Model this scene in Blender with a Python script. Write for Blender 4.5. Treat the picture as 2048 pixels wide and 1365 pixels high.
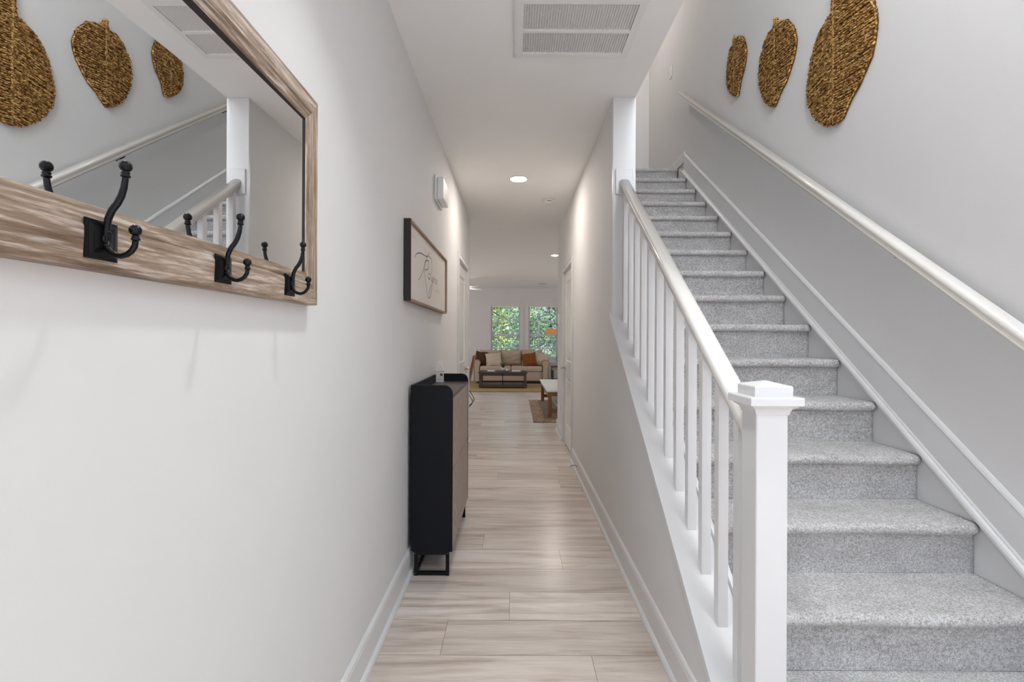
import bpy, bmesh, math, random
from mathutils import Vector, Matrix
R = random.Random(7)
for o in list(bpy.data.objects): bpy.data.objects.remove(o)
S = bpy.context.scene
COL = S.collection
PI = math.pi

# ------------------------------------------------------------------ camera
cam_d = bpy.data.cameras.new('camera'); cam = bpy.data.objects.new('camera', cam_d); COL.objects.link(cam)
cam_d.sensor_width = 36; cam_d.lens = 985 / 2048 * 36
cam_d.shift_x = -5 / 2048; cam_d.shift_y = -5.5 / 2048
cam_d.clip_start = 0.02
cam.location = (0, 0, 1.257); cam.rotation_euler = (PI / 2, math.radians(-0.25), 0)
S.camera = cam
# ------------------------------------------------------------------ colour management
vs = S.view_settings
S.display_settings.display_device = 'sRGB'
vs.view_transform = 'Standard'; vs.look = 'None'; vs.gamma = 1; vs.use_curve_mapping = False
vs.exposure = 0.80
# ------------------------------------------------------------------ world: daytime sky
W = bpy.data.worlds.new('sky'); S.world = W; W.use_nodes = True
nt = W.node_tree; nt.nodes.clear()
wo = nt.nodes.new('ShaderNodeOutputWorld'); bg = nt.nodes.new('ShaderNodeBackground')
sky = nt.nodes.new('ShaderNodeTexSky'); sky.sky_type = 'PREETHAM'; sky.turbidity = 3
sky.sun_direction = (-0.5, 0.1, 0.85)
nt.links.new(sky.outputs[0], bg.inputs[0]); bg.inputs[1].default_value = 1.0
nt.links.new(bg.outputs[0], wo.inputs[0])

def light(name, kind, loc, rot, power, color, size=None, size_y=None, spread=None):
    d = bpy.data.lights.new(name, kind); d.energy = power; d.color = color
    if kind == 'AREA':
        if size_y: d.shape = 'RECTANGLE'; d.size = size; d.size_y = size_y
        else: d.shape = 'DISK'; d.size = size
        if spread: d.spread = spread
    o = bpy.data.objects.new(name, d); COL.objects.link(o); o.location = loc; o.rotation_euler = rot
    return o
sun = light('sun', 'SUN', (0, 30, 20), (math.radians(35), math.radians(-20), 0), 6.0, (1, .96, .88)); sun.data.angle = 0.02
DAY = (.72, .86, 1.0); WARM = (1.0, .89, .80)
# daylight coming in at the foyer's glazed front door and tall window behind the camera
light('daylight_front_door', 'AREA', (0.30, -1.30, 1.35), (PI/2, 0, -.5), 3.2, DAY, 1.9, 2.2)
light('daylight_front_upper_window', 'AREA', (1.0, -1.45, 4.1), (PI/2, 0, 0), 36, DAY, 1.3, 1.7)
# added fill light at the hall ceiling, just above the camera's view
light('hall_fill', 'AREA', (.03, 1.2, 2.73), (0, 0, 0), 2.9, (.96, .98, 1), .15, spread=1.7)
# added warm fill lights at the unseen sides of living room and kitchen
light('fill_living_side', 'AREA', (-4.3, 10.8, 1.5), (0, -PI/2, 0), 22, (1, .955, .90), 1.7, 3.2)
light('fill_kitchen_side', 'AREA', (4.3, 11.0, 1.5), (0, PI/2, 0), 17, (1, .955, .90), 1.7, 3.2)
# added fill light close to the left wall, behind the camera
g_ = light('foyer_fill', 'POINT', (-.43, -1.2, 1.9), (0, 0, 0), 8, (.97, .985, 1)); g_.data.shadow_soft_size = .09
# hanging globe lamp high in the stairwell
h_ = light('stairwell_lamp', 'POINT', (.95, .7, 4.15), (0, 0, 0), 48, (1, .985, .97)); h_.data.shadow_soft_size = .2
# upstairs hall lamp
light('upstairs_lamp', 'AREA', (0.9, 5.6, 5.45), (0, 0, 0), 7, WARM, .3)

# ------------------------------------------------------------------ helpers
def srgb(r, g, b):
    f = lambda c: (c/255/12.92) if c/255 <= .04045 else ((c/255+.055)/1.055)**2.4
    return (f(r), f(g), f(b), 1)

class N:
    def __init__(s, name):
        s.m = bpy.data.materials.new(name); s.m.use_nodes = True
        s.t = s.m.node_tree; s.n = s.t.nodes; s.l = s.t.links
        s.b = s.n['Principled BSDF']
    def new(s, k, **kw):
        n = s.n.new('ShaderNode' + k)
        for a, v in kw.items(): setattr(n, a, v)
        return n
    def coords(s, scale=(1,1,1), rot=(0,0,0), gen='Object'):
        c = s.new('TexCoord'); m = s.new('Mapping')
        m.inputs['Scale'].default_value = scale; m.inputs['Rotation'].default_value = rot
        s.l.new(c.outputs[gen], m.inputs[0]); return m.outputs[0]
    def noise(s, vec, scale, detail=3, rough=.5, dist=0):
        n = s.new('TexNoise'); n.inputs['Scale'].default_value = scale; n.inputs['Detail'].default_value = detail
        n.inputs['Roughness'].default_value = rough; n.inputs['Distortion'].default_value = dist
        if vec: s.l.new(vec, n.inputs['Vector'])
        return n.outputs['Fac']
    def ramp(s, fac, stops):
        r = s.new('ValToRGB'); e = r.color_ramp.elements
        while len(e) < len(stops): e.new(.5)
        for i, (p, c) in enumerate(stops): e[i].position = p; e[i].color = c
        s.l.new(fac, r.inputs[0]); return r.outputs[0]
    def mix(s, fac, a, b, mode='MIX'):
        m = s.new('Mix', data_type='RGBA', blend_type=mode)
        for v, k in ((fac, 0), (a, 6), (b, 7)):
            if hasattr(v, 'is_linked'): s.l.new(v, m.inputs[k])
            else: m.inputs[k].default_value = v
        return m.outputs[2]
    def bump(s, h, strength=.2, dist=.002):
        b = s.new('Bump'); b.inputs['Strength'].default_value = strength; b.inputs['Distance'].default_value = dist
        s.l.new(h, b.inputs['Height']); s.l.new(b.outputs[0], s.b.inputs['Normal'])
    def set(s, color=None, rough=.5, metal=0, spec=None, coat=0):
        if color is not None:
            if hasattr(color, 'is_linked'): s.l.new(color, s.b.inputs['Base Color'])
            else: s.b.inputs['Base Color'].default_value = color
        s.b.inputs['Roughness'].default_value = rough; s.b.inputs['Metallic'].default_value = metal
        if spec is not None: s.b.inputs['Specular IOR Level'].default_value = spec
        s.b.inputs['Coat Weight'].default_value = coat
        return s.m

M = {}
def plain(key, col, rough=.5, metal=0, bump=0, bscale=200, spec=None, coat=0, var=0.03):
    a = N(key)
    v = a.coords(); n = a.noise(v, 6, 3)
    c2 = tuple(min(1, x*(1-var)) for x in col[:3]) + (1,)
    a.set(a.mix(n, col, c2), rough, metal, spec, coat)
    if bump: a.bump(a.noise(v, bscale, 2), bump, .0015)
    M[key] = a.m
plain('wall_paint', srgb(223, 222.5, 222), .75, bump=.06, bscale=350, spec=.25)
plain('ceiling_paint', srgb(246, 245, 244), .85, bump=.05, bscale=300, spec=.2)
plain('trim_paint', srgb(222, 222, 222), .35, bump=.02, bscale=60)
plain('rail_paint', srgb(230, 226, 219), .2, coat=.3)
plain('door_paint', srgb(238, 236, 233), .25, coat=.2)
plain('white_plastic', srgb(238, 238, 236), .4)
plain('white_metal', srgb(236, 236, 235), .4)
plain('filter_pleats', srgb(222, 219, 214), .9)
plain('dark_gap', srgb(70, 66, 62), .9)
plain('black_metal', srgb(22, 22, 24), .32, .6, bump=.05, bscale=150)
plain('black_board', srgb(8, 10, 17), .6, bump=.03, bscale=300, spec=.25)
plain('bronze', srgb(50, 42, 36), .35, .8)
plain('nickel', srgb(190, 186, 178), .28, 1)
plain('dark_table', srgb(82, 66, 58), .35, var=.25)
plain('canvas', srgb(226, 220, 212), .8, bump=.1, bscale=900)
plain('ink', srgb(120, 112, 110), .8)
plain('faint_ink', srgb(196, 188, 184), .8)
plain('dark_wood', srgb(48, 40, 38), .75, bump=.3, bscale=90, var=.4)  # dark brown, for the mirror's inner lip and the sign's near end
plain('sign_wood', srgb(160, 134, 112), .6, bump=.2, bscale=80, var=.25)
plain('carton_white', srgb(232, 230, 226), .6)
plain('twine', srgb(150, 132, 110), .9)
plain('button_brown', srgb(110, 78, 50), .6)
plain('sofa_arm_shade', srgb(140, 112, 84), .8)  # brown shading of the arm fronts, put into the colour
plain('sofa_fabric', srgb(194, 176, 156), .95, bump=.3, bscale=500, var=.08, spec=.1)
plain('cream_cushion', srgb(205, 190, 172), .95, bump=.3, bscale=400, spec=.1)
plain('dark_cushion', srgb(84, 62, 48), .9, bump=.3, bscale=400, spec=.1, var=.2)
plain('rust_cushion', srgb(138, 84, 44), .85, bump=.3, bscale=300, spec=.15, var=.2)
plain('brown_leather', srgb(134, 82, 50), .4, bump=.1, bscale=200)
plain('sofa_base', srgb(36, 26, 22), .6)
plain('oak_orange', srgb(150, 102, 56), .45, var=.3)
plain('white_top', srgb(228, 230, 228), .2)
plain('paper', srgb(232, 232, 236), .5)
plain('pot_white', srgb(225, 220, 214), .4)
plain('leaf_green', srgb(62, 74, 44), .6, var=.3)
plain('bark', srgb(74, 60, 48), .9)
plain('table_beige', srgb(176, 156, 134), .5)
plain('tray_dark', srgb(52, 52, 56), .4)

# light sources
a = N('lamp_glow'); a.b.inputs['Emission Color'].default_value = (1, .93, .86, 1); a.b.inputs['Emission Strength'].default_value = 12; M['lamp_glow'] = a.m
# glass
a = N('window_glass'); tr = a.new('BsdfTransparent'); gl = a.new('BsdfGlossy'); gl.inputs['Roughness'].default_value = .02
mx = a.new('MixShader'); mx.inputs[0].default_value = .06
a.l.new(tr.outputs[0], mx.inputs[1]); a.l.new(gl.outputs[0], mx.inputs[2]); a.l.new(mx.outputs[0], a.n['Material Output'].inputs[0]); M['window_glass'] = a.m
a = N('mirror_silver'); a.set((.93, .94, .94, 1), .0, 1); M['mirror_silver'] = a.m

# vinyl plank floor: grain runs along x, tone differs plank by plank
a = N('plank_floor')
at = a.new('Attribute', attribute_name='tone')
tc = a.new('TexCoord'); cx = a.new('CombineXYZ'); ad = a.new('VectorMath', operation='ADD')
mul = a.new('Math', operation='MULTIPLY'); mul.inputs[1].default_value = 37.0
a.l.new(at.outputs['Fac'], mul.inputs[0]); a.l.new(mul.outputs[0], cx.inputs[0]); a.l.new(mul.outputs[0], cx.inputs[2])
a.l.new(tc.outputs['Object'], ad.inputs[0]); a.l.new(cx.outputs[0], ad.inputs[1])
def mapped(sc):
    mp = a.new('Mapping'); mp.inputs['Scale'].default_value = sc; a.l.new(ad.outputs[0], mp.inputs[0]); return mp.outputs[0]
n1 = a.noise(mapped((.9, 9, 1)), 1.6, 5, .6, .6); n2 = a.noise(mapped((2.5, 60, 1)), 2.2, 3, .6)
c = a.ramp(n1, [(.32, srgb(184, 168, 153)), (.46, srgb(218, 205, 193)), (.60, srgb(236, 226, 217))])
c = a.mix(.22, c, a.ramp(n2, [(.35, srgb(188, 174, 160)), (.62, srgb(240, 231, 222))]))
tn = a.ramp(at.outputs['Fac'], [(0, (.80, .785, .77, 1)), (1, (1.0, 1.0, 1.0, 1))])
c = a.mix(1.0, c, tn, 'MULTIPLY')
a.set(c, .27, spec=.5); a.bump(n2, .08, .001); M['plank_floor'] = a.m
plain('plank_groove', srgb(120, 108, 98), .8)

# carpet
a = N('carpet'); v = a.coords()
sp = a.noise(v, 260, 3, .75); sp2 = a.noise(v, 110, 3, .7); mo = a.noise(a.coords((1, 1.6, 2.2)), 8, 4, .65)
c = a.ramp(sp, [(.38, srgb(112, 106, 102)), (.5, srgb(204, 201, 198)), (.60, srgb(252, 251, 250))])
c2 = a.ramp(sp2, [(.36, srgb(148, 142, 138)), (.62, srgb(244, 243, 242))])
c = a.mix(.5, c, c2); c = a.mix(1.0, c, a.ramp(mo, [(.36, (.84, .835, .83, 1)), (.60, (1, 1, 1, 1))]), 'MULTIPLY')
a.set(c, .95, spec=.05); a.b.inputs['Sheen Weight'].default_value = .25
a.bump(a.mix(.5, sp, sp2), .9, .006); M['carpet'] = a.m

# whitewashed barn wood, grain along y or z
for key, sc in (('barn_wood_long', (30, 1.6, 26)), ('barn_wood_upright', (30, 26, 1.6))):
    a = N(key); v = a.coords(sc)
    n1 = a.noise(v, .75, 6, .66, .6); v2 = a.coords(tuple(x*4 for x in sc)); n2 = a.noise(v2, 1.2, 4, .7)
    c = a.ramp(n1, [(.34, srgb(84, 64, 50)), (.46, srgb(126, 102, 82)), (.56, srgb(160, 140, 122)), (.68, srgb(210, 200, 190))])
    c = a.mix(.55, c, a.ramp(n2, [(.36, srgb(78, 60, 46)), (.51, srgb(146, 125, 106)), (.66, srgb(228, 220, 212))]))
    a.set(c, .6); a.bump(n2, .35, .002); M[key] = a.m

# cabinet wood
a = N('cabinet_top_wood'); v = a.coords((30, 2, 30)); n1 = a.noise(v, 2, 4, .6)
a.set(a.ramp(n1, [(.3, srgb(56, 42, 35)), (.7, srgb(82, 66, 56))]), .35); M['cabinet_top_wood'] = a.m
a = N('cabinet_door_wood')
tc = a.new('TexCoord'); sx = a.new('SeparateXYZ'); a.l.new(tc.outputs['Object'], sx.inputs[0])
sb = a.new('Math', operation='SUBTRACT'); sb.inputs[1].default_value = 3.033; a.l.new(sx.outputs[1], sb.inputs[0])
ab = a.new('Math', operation='ABSOLUTE'); a.l.new(sb.outputs[0], ab.inputs[0])
a1 = a.new('Math', operation='ADD'); a.l.new(ab.outputs[0], a1.inputs[0]); a.l.new(sx.outputs[2], a1.inputs[1])
a2 = a.new('Math', operation='SUBTRACT'); a.l.new(ab.outputs[0], a2.inputs[0]); a.l.new(sx.outputs[2], a2.inputs[1])
cb = a.new('CombineXYZ'); a.l.new(a1.outputs[0], cb.inputs[0]); a.l.new(a2.outputs[0], cb.inputs[1])
mp = a.new('Mapping'); mp.inputs['Scale'].default_value = (3, 34, 1); a.l.new(cb.outputs[0], mp.inputs[0])
n1 = a.noise(mp.outputs[0], 1.5, 4, .6)
a.set(a.ramp(n1, [(.32, srgb(132, 114, 100)), (.5, srgb(168, 152, 138)), (.68, srgb(190, 176, 162))]), .5); M['cabinet_door_wood'] = a.m

# seagrass
for key, lo, mid, hi in (('seagrass', (94, 58, 24), (168, 122, 64), (220, 184, 122)), ('seagrass_rib', (100, 64, 28), (158, 116, 62), (216, 180, 120)), ('seagrass_back', (70, 44, 20), (96, 62, 30), (120, 84, 44))):
    a = N(key); v = a.coords((60, 40, 160)); n1 = a.noise(v, 1.4, 4, .7)
    at = a.new('Attribute', attribute_name='tone')
    f = a.new('Math', operation='ADD'); f2 = a.new('Math', operation='MULTIPLY_ADD'); f2.inputs[1].default_value = .50; f2.inputs[2].default_value = -.25
    a.l.new(at.outputs['Fac'], f2.inputs[0]); a.l.new(n1, f.inputs[0]); a.l.new(f2.outputs[0], f.inputs[1])
    a.set(a.ramp(f.outputs[0], [(.3, srgb(*lo)), (.5, srgb(*mid)), (.72, srgb(*hi))]), .7, spec=.2)
    a.bump(n1, .4, .002); M[key] = a.m
# rugs
a = N('jute_rug'); v = a.coords((1, 60, 1)); a.set(a.ramp(a.noise(v, 3, 3), [(.3, srgb(142, 118, 78)), (.7, srgb(186, 160, 112))]), .95); M['jute_rug'] = a.m
a = N('braided_rug'); v = a.coords(); a.set(a.ramp(a.noise(v, 28, 4, .7), [(.34, srgb(96, 76, 62)), (.5, srgb(146, 124, 104)), (.68, srgb(186, 164, 142))]), .95); a.bump(a.noise(v, 40, 2), .6, .01); M['braided_rug'] = a.m
a = N('wicker_shade'); wv = a.new('TexWave', bands_direction='Z'); wv.inputs['Scale'].default_value = 24; wv.inputs['Distortion'].default_value = 1.5; a.l.new(a.coords(), wv.inputs[0])
c = a.ramp(wv.outputs['Fac'], [(.2, srgb(96, 60, 28)), (.7, srgb(206, 150, 86))]); a.set(c, .8)
a.l.new(c, a.b.inputs['Emission Color']); a.b.inputs['Emission Strength'].default_value = .35; M['wicker_shade'] = a.m
for i, (lo, hi) in enumerate((((44, 84, 40), (128, 168, 92)), ((40, 76, 50), (104, 150, 96)), ((88, 110, 40), (182, 190, 100)))):
    a = N('foliage%d' % i); at = a.new('Attribute', attribute_name='tone')
    a.set(a.ramp(at.outputs['Fac'], [(0, srgb(*lo)), (1, srgb(*hi))]), .6); a.b.inputs['Transmission Weight'].default_value = 0; M['foliage%d' % i] = a.m
a = N('lawn'); v = a.coords(); a.set(a.ramp(a.noise(v, 3, 4), [(.3, srgb(70, 104, 48)), (.7, srgb(120, 148, 78))]), .9); M['lawn'] = a.m

# ------------------------------------------------------------------ mesh builder
class MB:
    def __init__(s): s.v = []; s.f = []; s.sm = []; s.mi = []; s.tone = []; s.cur = 0; s.ct = .5
    def face(s, idx, smooth=False): s.f.append(tuple(idx)); s.sm.append(smooth); s.mi.append(s.cur); s.tone.append(s.ct)
    def add(s, vs, fs, smooth=False):
        o = len(s.v); s.v += [tuple(p) for p in vs]
        for q in fs: s.face([o+i for i in q], smooth)
        return s
    def box(s, x0, x1, y0, y1, z0, z1, bev=0, seg=2, rot=None, piv=None):
        if bev:
            bm = bmesh.new(); bmesh.ops.create_cube(bm, size=1)
            for v in bm.verts: v.co = Vector(((x0+x1)/2+v.co.x*(x1-x0), (y0+y1)/2+v.co.y*(y1-y0), (z0+z1)/2+v.co.z*(z1-z0)))
            bmesh.ops.bevel(bm, geom=bm.edges[:], offset=bev, segments=seg, affect='EDGES', profile=.5)
            vs = [v.co.copy() for v in bm.verts]; fs = [[v.index for v in f.verts] for f in bm.faces]; bm.free()
            sm = True
        else:
            vs = [Vector((x, y, z)) for x in (x0, x1) for y in (y0, y1) for z in (z0, z1)]
            fs = [(0,1,3,2),(4,6,7,5),(0,4,5,1),(2,3,7,6),(0,2,6,4),(1,5,7,3)]; sm = False
        if rot is not None:
            p = Vector(piv) if piv else Vector(((x0+x1)/2, (y0+y1)/2, (z0+z1)/2))
            vs = [p + rot @ (v-p) for v in vs]
        return s.add(vs, fs, sm and bev > .008)
    def prism(s, poly, axis, a, b, smooth=False):
        # poly: list of 2-D points in the other two axes
        n = len(poly)
        def P(p, t):
            if axis == 'x': return (t, p[0], p[1])
            if axis == 'y': return (p[0], t, p[1])
            return (p[0], p[1], t)
        vs = [P(p, a) for p in poly] + [P(p, b) for p in poly]
        o = len(s.v); s.v += vs
        for i in range(n): s.face((o+i, o+(i+1) % n, o+n+(i+1) % n, o+n+i), smooth)
        s.face([o+i for i in range(n)]); s.face([o+n+i for i in reversed(range(n))])
        return s
    def slope(s, prof, y0, y1, z0, t, smooth=False):
        # profile (x, dz) swept along y, each end cut plumb, z = z0 + t*y + dz
        n = len(prof); o = len(s.v)
        for y in (y0, y1): s.v += [(x, y, z0+t*y+dz) for x, dz in prof]
        for i in range(n): s.face((o+i, o+(i+1) % n, o+n+(i+1) % n, o+n+i), smooth)
        s.face([o+i for i in range(n)]); s.face([o+n+i for i in reversed(range(n))])
        return s
    def tube(s, pts, r, n=10, closed=False, cap=True):
        pts = [Vector(p) for p in pts]; m = len(pts); rs = r if isinstance(r, (list, tuple)) else [r]*m
        o = len(s.v); up = None
        for i, p in enumerate(pts):
            a = pts[(i-1) % m] if (i or closed) else pts[0]; b = pts[(i+1) % m] if (i < m-1 or closed) else pts[-1]
            d = (b-a).normalized()
            if up is None: up = d.orthogonal().normalized()
            up = (up - d*up.dot(d)).normalized(); w = d.cross(up)
            for k in range(n):
                t = 2*PI*k/n; s.v.append(tuple(p + (up*math.cos(t)+w*math.sin(t))*rs[i]))
        for i in range(m if closed else m-1):
            j = (i+1) % m
            for k in range(n): s.face((o+i*n+k, o+i*n+(k+1) % n, o+j*n+(k+1) % n, o+j*n+k), True)
        if cap and not closed:
            s.face([o+k for k in reversed(range(n))]); s.face([o+(m-1)*n+k for k in range(n)])
        return s
    def lathe(s, prof, c, axis='z', n=32, smooth=True):
        # prof: (r, h)
        o = len(s.v); c = Vector(c)
        for r, h in prof:
            for k in range(n):
                t = 2*PI*k/n; a_, b_ = r*math.cos(t), r*math.sin(t)
                q = {'z': (a_, b_, h), 'x': (h, a_, b_), 'y': (a_, h, b_)}[axis]
                s.v.append(tuple(c+Vector(q)))
        for i in range(len(prof)-1):
            for k in range(n): s.face((o+i*n+k, o+i*n+(k+1) % n, o+(i+1)*n+(k+1) % n, o+(i+1)*n+k), smooth)
        s.face([o+k for k in reversed(range(n))]); s.face([o+(len(prof)-1)*n+k for k in range(n)])
        return s
    def ball(s, c, r, n=14):
        prof = [(max(1e-5, r*math.sin(PI*i/n)), -r*math.cos(PI*i/n)) for i in range(n+1)]
        return s.lathe(prof, c, 'z', 18)
    def build(s, name, mats, parent=None, **tags):
        me = bpy.data.meshes.new(name); me.from_pydata(s.v, [], s.f)
        if isinstance(mats, str): mats = [mats]
        for k in mats: me.materials.append(M[k])
        me.polygons.foreach_set('use_smooth', s.sm); me.polygons.foreach_set('material_index', s.mi)
        at = me.attributes.new('tone', 'FLOAT', 'FACE'); at.data.foreach_set('value', s.tone)
        bm = bmesh.new(); bm.from_mesh(me); bmesh.ops.recalc_face_normals(bm, faces=bm.faces[:]); bm.to_mesh(me); bm.free()
        me.update()
        o = bpy.data.objects.new(name, me); COL.objects.link(o)
        if parent:
            o.parent = parent; o.matrix_parent_inverse = world(parent).inverted()
        for k, v in tags.items(): o[k] = v
        return o
def world(o):
    m = Matrix.Translation(o.location) @ o.rotation_euler.to_matrix().to_4x4()
    return m if o.parent is None else world(o.parent) @ o.matrix_parent_inverse @ m
def thing(name, loc, label, category, group=None):
    o = bpy.data.objects.new(name, None); COL.objects.link(o); o.location = loc; o.empty_display_size = .05
    o['label'] = label; o['category'] = category
    if group: o['group'] = group
    return o
def struct(name, mb, mats, label=None):
    o = mb.build(name, mats, kind='structure')
    if label: o['label'] = label
    return o
def copy_tree(o, parent=None):
    c = o.copy(); COL.objects.link(c)
    if parent: c.parent = parent
    for ch in [x for x in o.children]: copy_tree(ch, c)
    return c

# ------------------------------------------------------------------ room constants (metres)
XL = -.563            # hall left wall
XR = .603             # hall right wall (also the knee wall under the balustrade)
XI = .735             # stair side of that wall
XW = 1.74             # stairwell's right wall
CH = 2.74             # hall ceiling height
YP = 3.04             # where the full height right wall begins
YF = 14.6             # far wall of the living room
T = .7348             # slope of the stairs
RISE, RUN, Y1 = .192, .2613, 1.2915
UP = 5.6              # upstairs ceiling

# ---- floor: planks laid across the hall
mb = MB()
mb.cur = 1; mb.box(-4.6, 4.6, -1.7, YF+.1, -.06, -.0025); mb.cur = 0
PW = .243; fixed = {-1: .31, 0: -.29, 1: -.018, 2: -.018+.62, 3: .27, -2: -.5}
k0 = int((-1.7-1.951)/PW)-1
k = k0
while 1.951+PW*k < YF:
    y0, y1 = 1.951+PW*k, 1.951+PW*(k+1); y1 = min(y1, YF+.05)
    off = fixed.get(k, R.uniform(-.7, .7)); x = off-1.5*4
    while x < 4.55:
        a_, b_ = max(x, -4.6), min(x+1.5, 4.6)
        if b_-a_ > .01:
            g = .0009; mb.ct = R.random()
            mb.add([(a_+g, y0+g, 0), (b_-g, y0+g, 0), (b_-g, y1-g, 0), (a_+g, y1-g, 0)], [(0, 1, 2, 3)])
        x += 1.5
    k += 1
struct('floor', mb, ['plank_floor', 'plank_groove'])

# ---- hall ceiling / upper floor, with the stairwell left open
mb = MB()
mb.box(-4.6, XI, -1.7, YF+.1, CH, CH+.26)
mb.box(XI, 4.6, 6.55, YF+.1, CH, CH+.26)
mb.box(XW+.12, 4.6, -1.7, 6.55, CH, CH+.26)
struct('ceiling', mb, 'ceiling_paint')
mb = MB(); mb.box(-2.0, XW+.14, -1.7, 6.6, UP, UP+.1); struct('ceiling_upstairs', mb, 'ceiling_paint')

# ---- left wall with door opening
LD0, LD1, DH = 4.90, 5.79, 2.055
mb = MB()
mb.box(XL-.12, XL, -1.7, LD0, 0, CH); mb.box(XL-.12, XL, LD1, 6.16, 0, CH); mb.box(XL-.12, XL, LD0, LD1, DH, CH)
mb.box(-4.6, XL-.12, 6.04, 6.16, 0, CH)
struct('wall_left', mb, 'wall_paint')
# ---- right hall wall: knee wall below the balustrade, then full height, with the closet door
RD0, RD1 = 5.13, 6.0
CZ0 = -.814           # top line of the knee wall cap: z = CZ0 + T*y
kz = lambda y: CZ0 - .03 + T*y
mb = MB()
mb.prism([(1.18, 0), (YP, 0), (YP, kz(YP)), (1.18, kz(1.18))], 'x', XR, XI)
mb.box(XR, XI, YP, RD0, 0, CH); mb.box(XR, XI, RD1, 6.87, 0, CH); mb.box(XR, XI, RD0, RD1, DH, CH)
mb.box(XI, XW+.12, 6.75, 6.87, 0, CH)
struct('wall_right', mb, 'wall_paint')
mb = MB(); mb.box(XW, XW+.12, -1.7, 6.75, 0, UP); struct('wall_stair', mb, 'wall_paint')
mb = MB(); mb.box(XR, XI, -1.7, 5.25, CH+.26, UP); mb.box(-2.0, XR, 5.13, 5.25, CH+.26, UP)
struct('wall_upstairs_left', mb, 'wall_paint')
mb = MB(); mb.box(-2.0, XW, 6.42, 6.54, CH+.26, UP); mb.box(-2.1, -2.0, 5.13, 6.54, CH+.26, UP)
struct('wall_upstairs_back', mb, 'wall_paint')
# ---- front wall behind the camera: opening for a glazed door, tall window above
mb = MB()
mb.box(XL-.12, XW+.12, -1.7, -1.58, 0, .02); mb.box(XL-.12, -.52, -1.7, -1.58, 0, UP); mb.box(1.42, XW+.12, -1.7, -1.58, 0, CH+.2)
mb.box(-.52, 1.42, -1.7, -1.58, 2.5, 3.2); mb.box(-.52, .32, -1.7, -1.58, 3.2, UP); mb.box(1.68, XW+.12, -1.7, -1.58, CH+.2, UP)
mb.box(.32, 1.68, -1.7, -1.58, 4.98, UP)
struct('wall_front', mb, 'wall_paint')
# ---- far wall with two windows
W1 = (-.70, .165); W2 = (.41, 1.275); WZ0, WZ1 = .56, 2.235
mb = MB()
mb.box(-4.6, W1[0], YF, YF+.14, 0, CH); mb.box(W1[1], W2[0], YF, YF+.14, 0, CH); mb.box(W2[1], 4.6, YF, YF+.14, 0, CH)
for w in (W1, W2): mb.box(w[0], w[1], YF, YF+.14, 0, WZ0); mb.box(w[0], w[1], YF, YF+.14, WZ1, CH)
struct('wall_back', mb, 'wall_paint')
# ---- side walls of the living room and kitchen, each with a window opening
for nm, x0, x1 in (('wall_living_side', -4.6, -4.45), ('wall_kitchen_side', 4.45, 4.6)):
    mb = MB(); mb.box(x0, x1, 6.16, 9.1, 0, CH); mb.box(x0, x1, 12.6, YF, 0, CH); mb.box(x0, x1, 9.1, 12.6, 0, .6); mb.box(x0, x1, 9.1, 12.6, 2.4, CH)
    struct(nm, mb, 'wall_paint')
mb = MB(); mb.box(XW+.12, 4.6, 6.55, 6.67, 0, CH); struct('wall_kitchen_front', mb, 'wall_paint')

# ---- baseboards with shoe moulding
def base_prof(s, x):   # s=+1: board stands on a wall to its left
    p = [(0, 0), (.030, 0), (.030, .008), (.026, .016), (.019, .021), (.0145, .023), (.0145, .112), (.0125, .118), (.0125, .124), (.007, .131), (0, .133)]
    return [(x+s*a_, b_) for a_, b_ in p]
mb = MB(); mb.prism(base_prof(1, XL), 'y', -1.58, LD0-.075); mb.prism(base_prof(1, XL), 'y', LD1+.075, 6.16); struct('baseboard_left', mb, 'trim_paint')
mb = MB(); mb.prism(base_prof(-1, XR), 'y', 1.18, RD0-.065); mb.prism(base_prof(-1, XR), 'y', RD1+.065, 6.87)
mb.box(XR-.014, XW, 6.87, 6.884, 0, .133); struct('baseboard_right', mb, 'trim_paint')
mb = MB(); mb.box(-4.45, 4.45, YF-.014, YF, 0, .133); struct('baseboard_back', mb, 'trim_paint')

# ---- white cased end of the right wall
zc = CZ0 + T*YP
mb = MB(); mb.box(XR-.004, XI+.004, YP-.018, YP, zc-.02, CH-.001, .0015, 1); struct('trim_1', mb, 'trim_paint')
# ---- sloped cap on the knee wall
mb = MB()
mb.slope([(XR-.022, 0), (XI-.001, 0), (XI-.001, -.03), (XR-.022, -.03)], 1.18, YP-.0005, CZ0, T)
mb.slope([(XR-.012, -.03), (XR, -.03), (XR, -.055), (XR-.005, -.055)], 1.18, YP-.0005, CZ0, T)
struct('trim_2', mb, 'trim_paint')
# ---- inner skirt board between carpet and knee wall
mb = MB(); mb.slope([(XI, .022), (XI+.014, .022), (XI+.014, -.30), (XI, -.30)], 1.26, 5.1, CZ0, T); struct('trim_3', mb, 'trim_paint')
# ---- skirt and sloped baseboard on the stairwell wall
mb = MB()
mb.prism([(1.04, 0), (1.5, 0), (5.21, RISE*15-.2), (5.21, 3.06), (5.0, -.755+T*5.0), (1.04, -.755+T*1.04)], 'x', XW-.014, XW-.001)
struct('trim_4', mb, 'trim_paint')
mb = MB(); xs = XW-.001
pr = [(xs, -.755), (xs-.030, -.755), (xs-.030, -.742), (xs-.026, -.732), (xs-.018, -.725), (xs-.018, -.720), (xs-.013, -.712), (xs-.013, -.572), (xs-.016, -.566), (xs-.013, -.556), (xs-.008, -.548), (xs, -.545)]
mb.slope(pr, 1.04, 5.05, 0, T)
lz = 16*RISE
mb.prism([(xs, lz), (xs-.014, lz), (xs-.014, lz+.095), (xs-.008, lz+.108), (xs, lz+.112)], 'y', 5.03, 6.42)
struct('trim_5', mb, 'trim_paint')

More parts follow.
